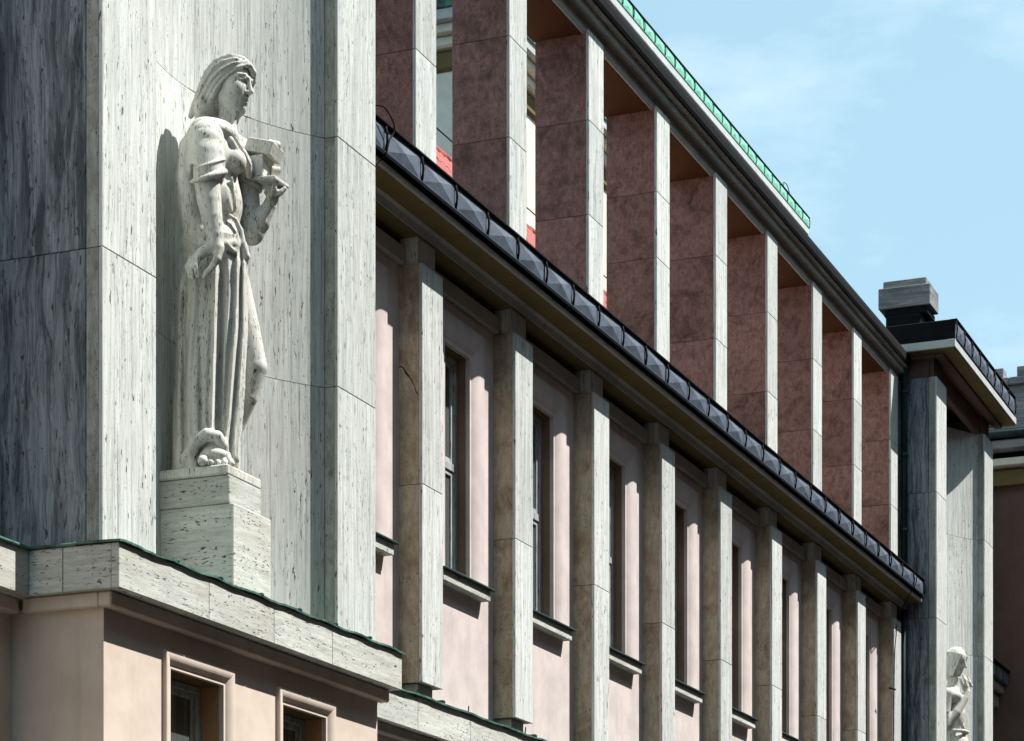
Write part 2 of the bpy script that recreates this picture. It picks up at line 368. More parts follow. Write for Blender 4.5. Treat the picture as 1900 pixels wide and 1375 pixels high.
    for k in range(m): F += [(k*4+j, k*4+(j+1) % 4, (k+1)*4+(j+1) % 4, (k+1)*4+j) for j in range(4)]
    F += [(3, 2, 1, 0), (m*4, m*4+1, m*4+2, m*4+3)]
    mesh('copper_flashing', V, F, 'copper_old', pv)
    box('copper_flashing', C0-.02, C0+.25, 9.121, 9.53, 3.768, 3.79, 'copper_old', pv, c=.006)
    for k in range(1, 7): box('flashing_seam', XL+k*.62, XL+k*.62+.03, 8.77, 8.9, 3.78, 3.802, 'copper_old', pv, c=.006)
    boxes('bed_moulding', [(XL-.055, XR+.06, 8.90, 9.0, 3.365, 3.466), (XL-.055, XL+.05, 9.0, 9.6, 3.365, 3.466), (XR-.05, XR+.06, 9.0, 9.7, 3.365, 3.466)], 'peach', pv, c=.01)
    wins = [(XL+.895, XL+1.668), (XL+2.61, XL+3.35)]; zt = 3.10; zb = .9
    L = []; xs = [XL] + [v for p in wins for v in p] + [XR+.01]
    for k in range(0, len(xs), 2): L.append((xs[k], xs[k+1], 8.99, 9.30, -H, 3.37))
    for a, b in wins: L += [(a, b, 8.99, 9.30, zt, 3.37), (a, b, 8.99, 9.30, -H, zb)]
    L += [(XL, XL+.3, 9.3, 13, -H, 3.40), (XR-.29, XR+.01, 9.3, 13, -H, 3.40)]
    boxes('lower_wall', L, 'peach', pv)
    prof = [(.098*(1-math.cos(a)), 9.055-.10*math.sin(a)) for a in [k*math.pi/22 for k in range(12)]] + [(.108, 8.955), (.114, 8.96), (.116, 8.992)]
    for a, b in wins:
        surround('window_surround', a, b, zb, zt, prof, 'peach', pv)
        boxes('reveal', [(b-.006, b-.001, 9.03, 9.173, zb, zt-.008), (a+.001, a+.006, 9.03, 9.173, zb, zt-.008)], 'reveal_warm', pv)
        box('reveal_head', a+.001, b-.001, 9.03, 9.173, zt-.007, zt-.002, 'ochre', pv, c=0)
        window(a+.007, b-.007, zb, zt-.008, 9.174, pv, curtain=True)
        box('window_sill', a-.13, b+.13, 8.93, 9.17, zb-.09, zb, 'trav_h', pv)
    return pv
near = pavilion(14.70, 4.29, 'near pale travertine pavilion with a curved statue niche and peach wall below', 8)
far = pavilion(39.84, 4.42, 'far travertine pavilion beyond the pier row, with overhanging eaves', 8)

# ------------------------------------------------------------------ main facade
PX = [21.272 + 2.2525*i for i in range(9)]
X0, X1 = 18.99, 39.84
fa = thing('main_facade', 'long pink stuccoed facade with stone pilasters below and an open pier gallery above', 'building', (29.4, 9.8, -H))
# lower storey and string course
boxes('lower_wall', [(X0, X1, 9.74, 10.1, -H, 3.37)], 'pink', fa)
boxes('bed_moulding', [(X0, X1, 9.65, 9.74, 3.36, 3.455)], 'greywash', fa, c=.01)
sc = boxes('string_course', [(X0, X1, 9.63, 10.1, 3.457, 3.765)], 'trav_h', fa)
xs = [X0+.02]; 
for k in range(40):
    nx = 21.10 - 1.2 + 1.22*k
    if X0 + .3 < nx < X1 - .3: xs.append(nx)
xs.append(X1)
for a, b in zip(xs, xs[1:]): box('stone_slab', a+.0025, b-.0025, 9.58, 9.63, 3.457, 3.767, 'trav_h', sc, c=.004)
V, F = [], []; m = 220
for k in range(m+1):
    x = X0 + (X1-X0)*k/m; dz = .005*math.sin(k*.6) + random.uniform(-.003, .003)
    V += [(x, 9.548, 3.768+dz), (x, 9.548, 3.785+dz), (x, 9.80, 3.80), (x, 9.80, 3.775)]
for k in range(m): F += [(k*4+j, k*4+(j+1) % 4, (k+1)*4+(j+1) % 4, (k+1)*4+j) for j in range(4)]
mesh('copper_flashing', V, F, 'copper_old', fa)
for x in (21.62, 23.95, 26.2): box('flashing_seam', x, x+.05, 9.545, 9.7, 3.785, 3.812, 'copper_old', fa, c=.006)
for x in (22.26, 23.72): tube('iron_pin', [(x, 9.57, 3.78), (x+.005, 9.565, 3.85)], .006, 'black', fa, n=6)
# storey wall with the window openings
L = []; prev = X0
OW = .30
bays = [PX[0]-1.126] + [p + 1.126 for p in PX[:-1]]
SILL, HEAD = 5.125, 7.32
for bc in bays:
    a, b = bc-OW, bc+OW
    L.append((prev, a, 9.74, 10.15, 3.765, 7.9)); L += [(a, b, 9.74, 10.15, 3.765, SILL-.1), (a, b, 9.74, 10.15, HEAD, 7.9)]; prev = b
L.append((prev, X1, 9.74, 10.15, 3.765, 7.9))
boxes('storey_wall', L, 'pink', fa)
prof = [(.185*(1-math.cos(a)), 9.80-.10*math.sin(a)) for a in [k*math.pi/22 for k in range(12)]] + [(.27, 9.70), (.283, 9.71), (.29, 9.742)]
for bc in bays:
    surround('window_surround', bc-OW, bc+OW, SILL-.03, HEAD, prof, 'pink', fa)
    boxes('reveal', [(bc+OW-.006, bc+OW-.001, 9.785, 9.874, SILL-.01, HEAD-.008), (bc-OW+.001, bc-OW+.006, 9.785, 9.874, SILL-.01, HEAD-.008)], 'reveal', fa)
    box('reveal_head', bc-OW+.001, bc+OW-.001, 9.785, 9.874, HEAD-.007, HEAD-.002, 'ochre', fa, c=0)
    window(bc-OW+.007, bc+OW-.007, SILL-.01, HEAD-.008, 9.875, fa, transom=6.25)
    sill = box('window_sill', bc-.57, bc+.57, 9.635, 9.87, 4.985, 5.085, 'trav_h', fa, c=.004)
    box('sill_flashing', bc-.60, bc+.61, 9.60, 9.872, 5.087, 5.108, 'pipe', sill, c=.005)
# pilasters: face slab and cheeks, thinner neck blocks above and below
JZ = [5.697, 5.667, 5.638, 5.627, 5.571, 5.60, 5.52, 5.63, 5.66]
for i, px in enumerate(PX):
    h = .233; a, b = px-h, px+h
    pil = boxes('pilaster', [(a+.03, b-.03, 9.54, 9.742, 3.89, 7.70)], 'trav_side', fa)
    for z0, z1 in ((3.886, JZ[i]-.0025), (JZ[i]+.0025, 7.712)):
        box('stone_slab', a, b, 9.5, 9.535, z0, z1, 'trav', pil, c=.004)
        box('stone_slab', a+.001, a+.03, 9.536, 9.742, z0, z1, 'trav_side', pil, c=.003)
        box('stone_slab', b-.03, b-.001, 9.536, 9.742, z0, z1, 'trav_side', pil, c=.003)
    box('neck_block', a+.04, b-.03, 9.565, 9.742, 7.713, 7.975, 'trav', pil, c=.004)
    box('foot_block', a+.07, b-.07, 9.575, 9.742, 3.78, 3.885, 'trav', pil, c=.004)
# beam between the necks, coves and eaves of the middle cornice
ends = [X0] + [v for p in PX for v in (p-.193, p+.203)] + [X1]
for k in range(0, len(ends), 2): box('architrave', ends[k]+.004, ends[k+1]-.004, 9.676, 9.742, 7.721, 7.887, 'greywash', fa, c=.012)
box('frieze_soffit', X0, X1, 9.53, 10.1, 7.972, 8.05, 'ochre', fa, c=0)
prism_x('cornice_cove', [(9.52, 7.975), (9.512, 8.0), (9.50, 8.035), (9.47, 8.058), (9.6, 8.058), (9.6, 7.972)], X0, X1, 'greywash', fa)
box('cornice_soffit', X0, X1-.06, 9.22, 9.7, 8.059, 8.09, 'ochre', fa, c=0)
box('cornice_edge', X0, X1-.05, 9.214, 9.25, 8.057, 8.103, 'greywash', fa, c=.004)
box('cornice_slab', X0, X1-.04, 9.235, 11.0, 8.104, 8.30, 'black', fa, c=0)
diamond_band(fa, 19.549-.7465, 19.549-.7465+28*.7465, 9.14, 8.158, 8.378, 28, 'lead')
# upper gallery: deep piers open to the sky behind
LJ = [(9.675, 10.69), (9.67, 10.679), (9.634, 10.655), (9.874, 10.637), (9.568, 10.605), (9.50, 10.552), (9.557, 10.55), (9.589, 10.572), (9.507, 10.526)]
for i, px in enumerate(PX):
    px = px - .012 + (.05 if i == 8 else 0); a, b = px-.23, px+.23
    pr = boxes('gallery_pier', [(a+.03, b-.03, 9.60, 10.15, 8.2, 11.62)], 'trav_side', fa)
    zs = [8.25, LJ[i][0], LJ[i][1], 11.632]
    if i in (1, 2, 4): zs.insert(1, 8.66)
    for z0, z1 in zip(zs, zs[1:]):
        box('stone_slab', a, b, 9.56, 9.595, z0+.002, z1-.002, 'trav', pr, c=.004)
        box('stone_slab', a+.001, a+.03, 9.596, 10.185, z0+.002, z1-.002, 'trav_pink', pr, c=.003)
        box('stone_slab', b-.03, b-.001, 9.596, 10.185, z0+.002, z1-.002, 'trav_pink', pr, c=.003)
        box('stone_slab', a+.03, b-.03, 10.155, 10.184, z0+.002, z1-.002, 'trav', pr, c=.003)
# entablature of the gallery, in short stone-coloured lengths
beam = boxes('gallery_beam', [(X0, X1-.05, 9.64, 10.2, 11.60, 11.95)], 'greywash', fa)
k = 0; x = X0
while x < X1-.1:
    e = min(x + .751, X1-.05)
    box('beam_face', x+.002, e-.002, 9.60, 9.64, 11.588, 11.722, 'greywash', beam, c=.005); x = e
for i, (a, b) in enumerate(zip([X0]+[p+.24 for p in PX], [p-.25 for p in PX]+[X1])):
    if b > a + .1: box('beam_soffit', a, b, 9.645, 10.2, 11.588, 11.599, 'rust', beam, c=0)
prism_x('gallery_moulding', [(9.50, 11.723), (9.495, 11.80), (9.7, 11.80), (9.7, 11.723)], X0, X1-.06, 'greywash', fa)
prism_x('gallery_moulding', [(9.445, 11.802), (9.43, 11.812), (9.43, 11.822), (9.7, 11.822), (9.7, 11.802)], X0, X1-.08, 'greywash', fa)
prism_x('gutter', [(9.412, 11.824), (9.395, 11.86), (9.39, 11.93), (9.395, 11.985), (9.44, 12.0), (9.9, 12.0), (9.9, 11.824)], X0, X1-.15, 'black', fa)
box('terrace', X0, X1, 10.15, 12.2, 3.4, 8.3, 'cream', fa, c=0)
# corner block at the far end of the gutter
box('gutter_outlet', 39.35, 39.52, 9.42, 9.56, 11.86, 12.02, 'copper_old', fa, c=.015)
box('end_pier', 39.58, 39.835, 9.62, 10.1, 8.2, 11.9, 'brown', fa, c=.004)

# crack in the first pilaster's cheek
ck = [(21.0385, 9.739, 6.785), (21.0385, 9.715, 6.79), (21.0385, 9.69, 6.775), (21.0385, 9.66, 6.72), (21.0385, 9.635, 6.69), (21.0385, 9.61, 6.66), (21.0385, 9.575, 6.58), (21.0385, 9.56, 6.535), (21.0385, 9.537, 6.515)]
tube('crack', ck, [.004, .005, .005, .009, .007, .004, .003, .006, .003], 'crack', fa, n=5)

# ------------------------------------------------------------------ downpipe and cables
dp = thing('downpipe', 'dark green copper downpipe in the corner beside the far pavilion', 'pipe', (39.74, 9.5, 3.8))
tube('pipe_run', [(39.74, 9.50, 3.8), (39.74, 9.50, 7.95)], .055, 'pipe', dp, n=12)
tube('pipe_run', [(39.74, 9.50, 8.3), (39.74, 9.50, 11.75), (39.70, 9.46, 11.86)], .055, 'pipe', dp, n=12)
for z in (9.2, 10.4, 11.4, 5.5): tube('pipe_collar', [(39.74, 9.50, z), (39.74, 9.50, z+.05)], .066, 'pipe', dp, n=12)
c1 = tube('cable', spline([(19.22, 9.16, 8.43), (19.36, 9.10, 8.46), (19.55, 9.10, 8.40), (19.60, 9.115, 8.34), (19.52, 9.12, 8.24), (19.46, 9.115, 8.13), (19.46, 9.15, 8.08), (19.38, 9.2, 7.98), (19.30, 9.25, 7.90)]), .007, 'black', n=6)
tag(c1, 'thin black cable looping over the metal parapet next to the near pavilion', 'cable')
c2 = tube('cable', spline([(38.85, 9.10, 8.45), (38.86, 9.10, 8.2), (38.9, 9.2, 8.04), (39.3, 9.49, 7.75), (39.08, 9.47, 7.45), (38.97, 9.47, 7.1), (38.96, 9.48, 6.2), (38.96, 9.48, 5.0)]), .008, 'black', n=6)
tag(c2, 'thin black cable hanging down the last pilaster by the far pavilion', 'cable')
c3 = tube('wall_hook', [(38.75, 9.50, 6.55), (38.98, 9.46, 6.56)], .014, 'black', n=6); tag(c3, 'short black iron hook beside the last pilaster', 'hook')

# ------------------------------------------------------------------ section left of the near pavilion
ls = thing('left_section', 'recessed wall section with a sunlit stone string course at the left edge', 'building', (10, 10, -H))
boxes('lower_wall', [(2, 14.70, 9.715, 10.2, -H, 3.40)], 'peach', ls)
boxes('upper_wall', [(-30, 14.70, 9.95, 10.3, 3.40, 12.0)], 'pink', ls)
s2 = boxes('string_course', [(2, 14.7, 9.56, 9.95, 3.46, 3.765)], 'trav_h', ls)
for k in range(10): box('stone_slab', 14.64-(k+1)*1.2, 14.637-k*1.2, 9.507, 9.56, 3.463, 3.767, 'trav_h', s2, c=.004)
box('bed_moulding', 2, 14.645, 9.62, 9.715, 3.36, 3.462, 'peach', ls, c=.01)
box('copper_flashing', 2, 14.62, 9.48, 9.95, 3.769, 3.79, 'copper_old', ls, c=.006)

# ------------------------------------------------------------------ chimney stack on the far pavilion
ch = thing('chimney', 'squat travertine chimney block on a black base above the far pavilion', 'chimney', (42.2, 10.0, 12.36))
boxes('metal_base', [(41.95, 42.7, 9.75, 10.35, 12.37, 13.38)], 'black', ch, c=.02)
boxes('metal_collar', [(42.03, 42.66, 9.66, 10.40, 13.38, 13.52)], 'black', ch, c=.03)
boxes('base_apron', [(41.3, 43.4, 9.4, 11.0, 12.37, 12.62)], 'black', ch, c=.03)
box('cap_block', 42.00, 42.64, 9.60, 10.49, 13.522, 13.876, 'trav_cap', ch, c=.012)
box('cap_block', 42.06, 42.58, 9.68, 10.42, 13.878, 14.005, 'trav_cap', ch, c=.012)

# ------------------------------------------------------------------ wing closing the view on the right
sw = thing('side_wing', 'shaded brown wing with a grey stone parapet at the right edge', 'building', (47, 7.5, -H))
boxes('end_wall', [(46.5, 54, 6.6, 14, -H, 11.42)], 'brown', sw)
box('soffit_band', 46.36, 54, 6.5, 14, 11.42, 11.70, 'ochre', sw, c=.01)
box('moulding', 46.22, 54, 6.4, 14, 11.76, 11.89, 'cream', sw, c=.01)
box('shadow_gap', 46.45, 54, 6.5, 14, 11.89, 12.05, 'black', sw, c=0)  # black strip stands in for the soffit's shade
box('eaves_slab', 46.12, 54, 6.3, 14, 12.05, 12.20, 'trav_cap', sw, c=.01)
tube('gutter', [(46.05, 6.3, 12.30), (46.05, 13.5, 12.30)], .075, 'pipe', sw, n=10)
box('cornice_slab', 46.2, 54, 6.35, 14, 12.38, 12.5, 'trav_cap', sw, c=.01)
par = boxes('parapet', [(46.36, 54, 6.5, 14, 12.5, 13.2)], 'trav_shaded', sw)
y = 6.5
while y < 13.5:
    box('stone_slab', 46.30, 46.36, y+.003, y+.867, 12.5, 13.22, 'trav_cap', par, c=.005)
    box('coping_stone', 46.22, 46.7, y+.003, y+.867, 13.225, 13.36, 'trav_cap', par, c=.008)
    box('coping_stone', 46.28, 46.6, y+.11, y+.73, 13.362, 13.56, 'trav_cap', par, c=.008); y += .87
rc = thing('recessed_bay', 'narrow shaded bay between the far pavilion and the brown wing', 'building', (45.4, 10, -H))
boxes('bay_wall', [(44.27, 46.5, 9.74, 10.2, -H, 11.4)], 'pink', rc)
box('cornice_edge', 44.27, 46.49, 9.17, 9.7, 7.77, 7.99, 'trav_shaded', rc, c=.008)
box('cornice_flashing', 44.27, 46.49, 9.13, 9.7, 7.992, 8.03, 'black', rc, c=.008)
box('cornice_moulding', 44.27, 46.49, 9.24, 9.72, 7.62, 7.75, 'greywash', rc, c=.01)
box('cornice_moulding', 44.27, 46.49, 9.34, 9.73, 7.37, 7.58, 'greywash', rc, c=.01)

# ------------------------------------------------------------------ things behind the gallery
rw = thing('rear_wing', 'cream rear wing with a green copper parapet glimpsed between the gallery piers', 'building', (36, 15.5, 3.4))
RX = 31.05
boxes('wing_wall', [(RX+.35, 39.5, 13.35, 18, -H, 14.5)], 'cream', rw)
box('cornice_slab', RX, 39.6, 13.02, 18.2, 14.62, 14.76, 'white', rw, c=.01)
box('cornice_moulding', RX+.12, 39.6, 13.12, 18.1, 14.50, 14.615, 'cream', rw, c=.01)
box('cornice_moulding', RX+.22, 39.6, 13.22, 18.1, 14.34, 14.495, 'cream', rw, c=.03)
box('cornice_moulding', RX+.3, 39.6, 13.30, 18.1, 14.05, 14.335, 'ochre', rw, c=.04)
diamond_band(rw, RX+.02, RX+.02+11*.745, 12.98, 14.775, 15.0, 11, 'copper')
boxes('side_parapet', [(RX-.02, RX+.06, 13.05, 18, 14.77, 15.03)], 'copper_old', rw, c=.01)
tr = thing('tiled_roof', 'red clay tiled roof slope glimpsed low between the gallery piers', 'roof', (31, 12, 10))
boxes('roof_wall', [(24, 38, 12.35, 13.0, 8.3, 11.2)], 'cream', tr)
prism_x('roof_deck', [(12.32, 11.2), (12.66, 11.70), (12.9, 11.70), (12.9, 11.2)], 24, 38, 'brown', tr)
me = None
def tile_mesh():
    V, F = [], []; m = 6
    for e in (0, 1):
        for s in (0, .012):
            for k in range(m+1):
                a = math.pi*k/m; V.append((-math.cos(a)*.085, -.02 + .16*e, math.sin(a)*.045 - s + .24*e - (0 if e else .01)))
    q = m+1
    for k in range(m): F += [(k, k+1, 2*q+k+1, 2*q+k), (q+k, 3*q+k, 3*q+k+1, q+k+1), (k, q+k, q+k+1, k+1)]
    return V, F
tV, tF = tile_mesh(); to = mesh('roof_tile', tV, tF, 'tile', None, raw=True); TM = to.data; COL.objects.unlink(to); bpy.data.objects.remove(to)
for r in range(3):
    for k in range(60):
        o = bpy.data.objects.new('roof_tile', TM); COL.objects.link(o); o.parent = tr; o.matrix_parent_inverse = Matrix.Translation(-wl(tr))
        o.location = (26.4 + k*.165, 12.18 + .12*r, 11.04 + .20*r + H + random.uniform(-.008, .008)); o.rotation_euler = (0, random.uniform(-.05, .05), random.uniform(-.03, .03))
for k in range(18):
    x = 26.3 + k*.57
    tube('ridge_tile', [(x, 12.64, 11.74), (x+.60, 12.64, 11.74)], [.085, .075], 'tile', tr, n=12)
tube('lightning_wire', [(26.3, 12.66, 12.07), (37.5, 12.66, 12.07)], .009, 'black', tr, n=5)
tb = thing('rear_building', 'taller building behind with a bright green copper parapet against the sky', 'building', (62, 22, -H))
boxes('wall', [(40.5, 68.0, 19.4, 30, -H, 24.3)], 'white', tb)
box('eaves_slab', 40.1, 68.30, 19.03, 30.3, 24.31, 24.50, 'white', tb, c=.01)
diamond_band(tb, 68.36-38*.733, 68.36, 19.0, 24.525, 24.79, 38, 'copper')
box('end_parapet', 68.28, 68.37, 19.06, 30, 24.51, 24.82, 'copper', tb, c=.01)
tube('lightning_rod', spline([(66.1, 19.1, 24.8), (66.0, 19.1, 25.0), (66.4, 19.1, 25.05), (66.7, 19.1, 24.8)]), .012, 'black', tb, n=5)

# ------------------------------------------------------------------ unseen block across the street, added to cut the sky fill
ob = thing('street_sky_blocker', 'plain unseen block across the street, behind the viewer, added to hold back sky light', 'building', (15, -13, -H))
boxes('wall', [(-40, 90, -18, -4.2, -H, 18.3)], 'brown', ob)
box('eaves_slab', -40.3, 90.3, -18.3, -3.9, 18.3, 18.6, 'greywash', ob)
for k in range(24):
    for zz in (.2, 4.2, 8.2, 12.2): box('window', -26+k*4.2, -24.6+k*4.2, -4.22, -4.17, zz, zz+2.2, 'dark', ob, c=0)

# ------------------------------------------------------------------ pedestals
def pedestal(x, label):
    p = thing('statue_pedestal', label, 'pedestal', (x, 9.3, 3.79), 'pedestals in the niches')
    box('pedestal_block', x-.316, x+.282, 9.0, 9.66, 3.80, 4.478, 'trav_h', p, c=.006)
    box('pedestal_block', x-.327, x+.175, 9.03, 9.64, 4.48, 4.688, 'trav_h', p, c=.006)
    box('plinth', x-.345, x+.19, 9.035, 9.62, 4.692, 4.767, 'statue', p, c=.01)
pedestal(16.85, 'stepped travertine pedestal under the large near statue')
pedestal(42.0, 'stepped travertine pedestal low in the far niche, under the far statue')

# ------------------------------------------------------------------ carved figures (implicit surfaces turned into meshes)
class Field:
    def __init__(s, lo, hi, h):
        s.lo = np.array(lo, float); s.h = h; s.n = (np.ceil((np.array(hi)-s.lo)/h).astype(int) + 1)
        s.F = np.full(tuple(s.n), 9.0, np.float32); s.ax = [s.lo[i] + h*np.arange(s.n[i]) for i in range(3)]
    def reg(s, lo, hi):
        a = np.clip(np.floor((np.array(lo)-s.lo)/s.h).astype(int), 0, s.n); b = np.clip(np.ceil((np.array(hi)-s.lo)/s.h).astype(int)+1, 0, s.n)
        sl = tuple(slice(a[i], b[i]) for i in range(3)); g = [s.ax[i][sl[i]] for i in range(3)]
        return sl, g[0][:, None, None], g[1][None, :, None], g[2][None, None, :]
    def put(s, sl, d, k, op):
        F = s.F[sl]; d = d.astype(np.float32)
        if op < 0: F = -F
        if k > 0:
            t = np.clip(.5 + .5*(d-F)/k, 0, 1); r = d*(1-t) + F*t - k*t*(1-t)
        else: r = np.minimum(F, d)
        s.F[sl] = r if op > 0 else -r
    def cone(s, p, q, r1, r2, k=.02, op=1):
        p = np.array(p, float); q = np.array(q, float); m = max(r1, r2) + k + 3*s.h
        sl, A, B, Z = s.reg(np.minimum(p, q)-m, np.maximum(p, q)+m); d = q-p; dd = max(d@d, 1e-9)
        t = np.clip(((A-p[0])*d[0] + (B-p[1])*d[1] + (Z-p[2])*d[2])/dd, 0, 1)
        D = np.sqrt((A-p[0]-t*d[0])**2 + (B-p[1]-t*d[1])**2 + (Z-p[2]-t*d[2])**2) - (r1 + (r2-r1)*t)
        s.put(sl, D, k, op)
    def chain(s, L, k=.02, op=1, kk=None):
        pts = np.array([p for p, _ in L]); m = max(q for _, q in L) + k + 3*s.h
        sl, A, B, Z = s.reg(pts.min(0)-m, pts.max(0)+m); D = None; kk = .006
        for (p, r1), (q, r2) in zip(L, L[1:]):
            p = np.array(p, float); d = np.array(q, float)-p; dd = max(d@d, 1e-9)
            t = np.clip(((A-p[0])*d[0] + (B-p[1])*d[1] + (Z-p[2])*d[2])/dd, 0, 1)
            E = np.sqrt((A-p[0]-t*d[0])**2 + (B-p[1]-t*d[1])**2 + (Z-p[2]-t*d[2])**2) - (r1 + (r2-r1)*t)
            if D is None: D = E
            else:
                u = np.clip(.5 + .5*(E-D)/kk, 0, 1); D = E*(1-u) + D*u - kk*u*(1-u)
        s.put(sl, D, k, op)
    def ell(s, c, r, k=.02, op=1, R=None):
        c = np.array(c, float); m = max(r) + k + 3*s.h
        sl, A, B, Z = s.reg(c-m, c+m); x, y, z = A-c[0], B-c[1], Z-c[2]
        if R is not None: x, y, z = (R[i][0]*x + R[i][1]*y + R[i][2]*z for i in range(3))
        k0 = np.sqrt((x/r[0])**2 + (y/r[1])**2 + (z/r[2])**2); k1 = np.sqrt((x/r[0]**2)**2 + (y/r[1]**2)**2 + (z/r[2]**2)**2) + 1e-6
        s.put(sl, k0*(k0-1)/k1, k, op)
    def mesh(s):
        F = s.F; S = F < 0; nx, ny, nz = F.shape
        c = [S[i:nx-1+i, j:ny-1+j, k:nz-1+k] for i in (0, 1) for j in (0, 1) for k in (0, 1)]
        tot = sum(x.astype(np.int8) for x in c); act = (tot > 0) & (tot < 8); I = np.argwhere(act)
        ids = np.full(act.shape, -1, np.int64); ids[act] = np.arange(len(I))
        cv = {(i, j, k): F[I[:, 0]+i, I[:, 1]+j, I[:, 2]+k] for i in (0, 1) for j in (0, 1) for k in (0, 1)}
        P = np.zeros((len(I), 3)); n = np.zeros(len(I))
        for a in cv:
            for d in range(3):
                if a[d] == 0:
                    b = list(a); b[d] = 1; b = tuple(b); f0, f1 = cv[a], cv[b]; x = (f0 < 0) != (f1 < 0)
                    t = np.where(x, f0/np.where(x, f0-f1, 1), 0)
                    for e in range(3): P[:, e] += np.where(x, a[e] + (t if e == d else 0), 0)
                    n += x
        P = (P/n[:, None] + I)*s.h + s.lo; Q = []
        for d in range(3):
            u, v = [(1, 2), (2, 0), (0, 1)][d]; a = [slice(None)]*3; b = [slice(None)]*3; a[d] = slice(0, -1); b[d] = slice(1, None)
            A, B = S[tuple(a)], S[tuple(b)]; E = np.argwhere(A != B); fl = A[tuple(E.T)]
            ok = (E[:, u] > 0) & (E[:, v] > 0) & (E[:, u] < F.shape[u]-1) & (E[:, v] < F.shape[v]-1); E = E[ok]; fl = fl[ok]
            def gid(du, dv): x = E.copy(); x[:, u] -= du; x[:, v] -= dv; return ids[tuple(x.T)]
            q = np.stack([gid(1, 1), gid(0, 1), gid(0, 0), gid(1, 0)], 1); q[~fl] = q[~fl][:, ::-1]; Q.append(q)
        return P, np.concatenate(Q)

class Figure:
    """sculptor's frame: a = to the right seen from the street, b = towards the street corner, z = up"""
    def __init__(s, X, Y, Zb, px):
        s.X, s.Y, s.Zb = X, Y, Zb; s.zc = X*CT + Y*ST; s.a0 = X*ST - Y*CT
    def P(s, x, y, b=0.0):
        zc = s.zc - b
        return np.array(((x-950)/4688.7*zc - s.a0, b, (2055-y)/4688.7*zc - s.Zb))
    def emit(s, field, name, parent, mat='statue'):
        P, Q = field.mesh()
        W = np.empty_like(P); W[:, 0] = s.X + P[:, 0]*ST - P[:, 1]*CT; W[:, 1] = s.Y - P[:, 0]*CT - P[:, 1]*ST; W[:, 2] = s.Zb + P[:, 2] + H
        me = bpy.data.meshes.new(name); me.vertices.add(len(W)); me.vertices.foreach_set('co', W.ravel())
        me.loops.add(Q.size); me.polygons.add(len(Q)); me.polygons.foreach_set('loop_start', np.arange(0, Q.size, 4)); me.loops.foreach_set('vertex_index', Q.ravel())
        me.polygons.foreach_set('use_smooth', np.ones(len(Q), bool)); me.update(calc_edges=True); me.validate(); me.materials.append(M[mat])
        return link(bpy.data.objects.new(name, me), parent)

f1 = Figure(16.80, 9.30, 4.767, 399)
P = f1.P
st = thing('statue', 'large pale stone statue of a robed woman holding small blocks, on the near pedestal', 'statue', (16.80, 9.30, 4.767), 'statues in the niches')
def head_frame(o, yaw, pitch=0.0):
    f = np.array((math.cos(yaw)*math.cos(pitch), math.sin(yaw)*math.cos(pitch), math.sin(pitch))); r = np.array((-math.sin(yaw), math.cos(yaw), 0)); u = np.cross(f, r)
    return (lambda a, b, c: o + a*f + b*r + c*u), np.array((f, r, u))
hp, hR = head_frame(P(429, 155, 0), .40, -.20)

# --- body: head, neck, arms, hands and the bare foot as one carved surface
fb = Field((-.42, -.52, -.02), (.62, .52, 3.1), .0075)
fb.ell(hp(-.03, 0, .045), (.160, .128, .160), .02, R=hR)
fb.ell(hp(.050, 0, -.070), (.100, .102, .150), .05, R=hR)
fb.ell(hp(.092, 0, -.118), (.066, .062, .060), .03, R=hR)                       # muzzle
fb.ell(hp(.085, 0, -.178), (.058, .056, .046), .04, R=hR)                       # chin and jaw
fb.cone(hp(.112, 0, -.194), hp(.116, 0, -.19), .030, .030, .03)
for sgn in (-1, 1):
    fb.cone(hp(.00, sgn*.070, -.12), hp(.075, sgn*.045, -.178), .038, .032, .07)    # jaw line
    fb.ell(hp(.080, sgn*.058, -.050), (.052, .046, .050), .06, R=hR)            # cheek
    fb.ell(hp(.157, sgn*.058, .006), (.034, .036, .022), .016, -1, R=hR)        # eye socket
    fb.ell(hp(.106, sgn*.056, .004), (.034, .031, .021), .003, R=hR)            # eyeball
    fb.chain([(hp(.130, sgn*.024, .012), .006), (hp(.142, sgn*.052, .025), .0075), (hp(.118, sgn*.088, .010), .006)], .003)  # upper lid
    fb.chain([(hp(.130, sgn*.026, -.006), .004), (hp(.137, sgn*.054, -.015), .0055), (hp(.116, sgn*.084, -.004), .004)], .003)
    fb.chain([(hp(.145, sgn*.016, .038), .012), (hp(.138, sgn*.055, .053), .011), (hp(.104, sgn*.096, .042), .010)], .02)  # brow
fb.chain([(hp(.144, 0, .045), .015), (hp(.160, 0, .0), .013), (hp(.188, 0, -.056), .018)], .014)   # nose
fb.cone(hp(.164, .022, -.063), hp(.164, -.022, -.063), .013, .013, .010)
fb.cone(hp(.150, .026, -.112), hp(.150, -.026, -.112), .009, .009, .008); fb.cone(hp(.160, .008, -.109), hp(.160, -.008, -.109), .011, .011, .008)
fb.cone(hp(.152, .018, -.132), hp(.152, -.018, -.132), .012, .012, .010)
fb.chain([(hp(.148, .038, -.121), .003), (hp(.171, 0, -.121), .005), (hp(.148, -.038, -.121), .003)], .003, -1)
fb.chain([(P(424, 188, 0), .085), (P(425, 218, 0), .074), (P(418, 242, 0), .084), (P(410, 258, 0), .11)], .03)           # neck
fb.chain([(P(437, 208, .05), .014), (P(433, 238, .06), .014)], .03)
fb.ell(P(405, 262, 0), (.17, .30, .10), .05)                                                     # shoulders
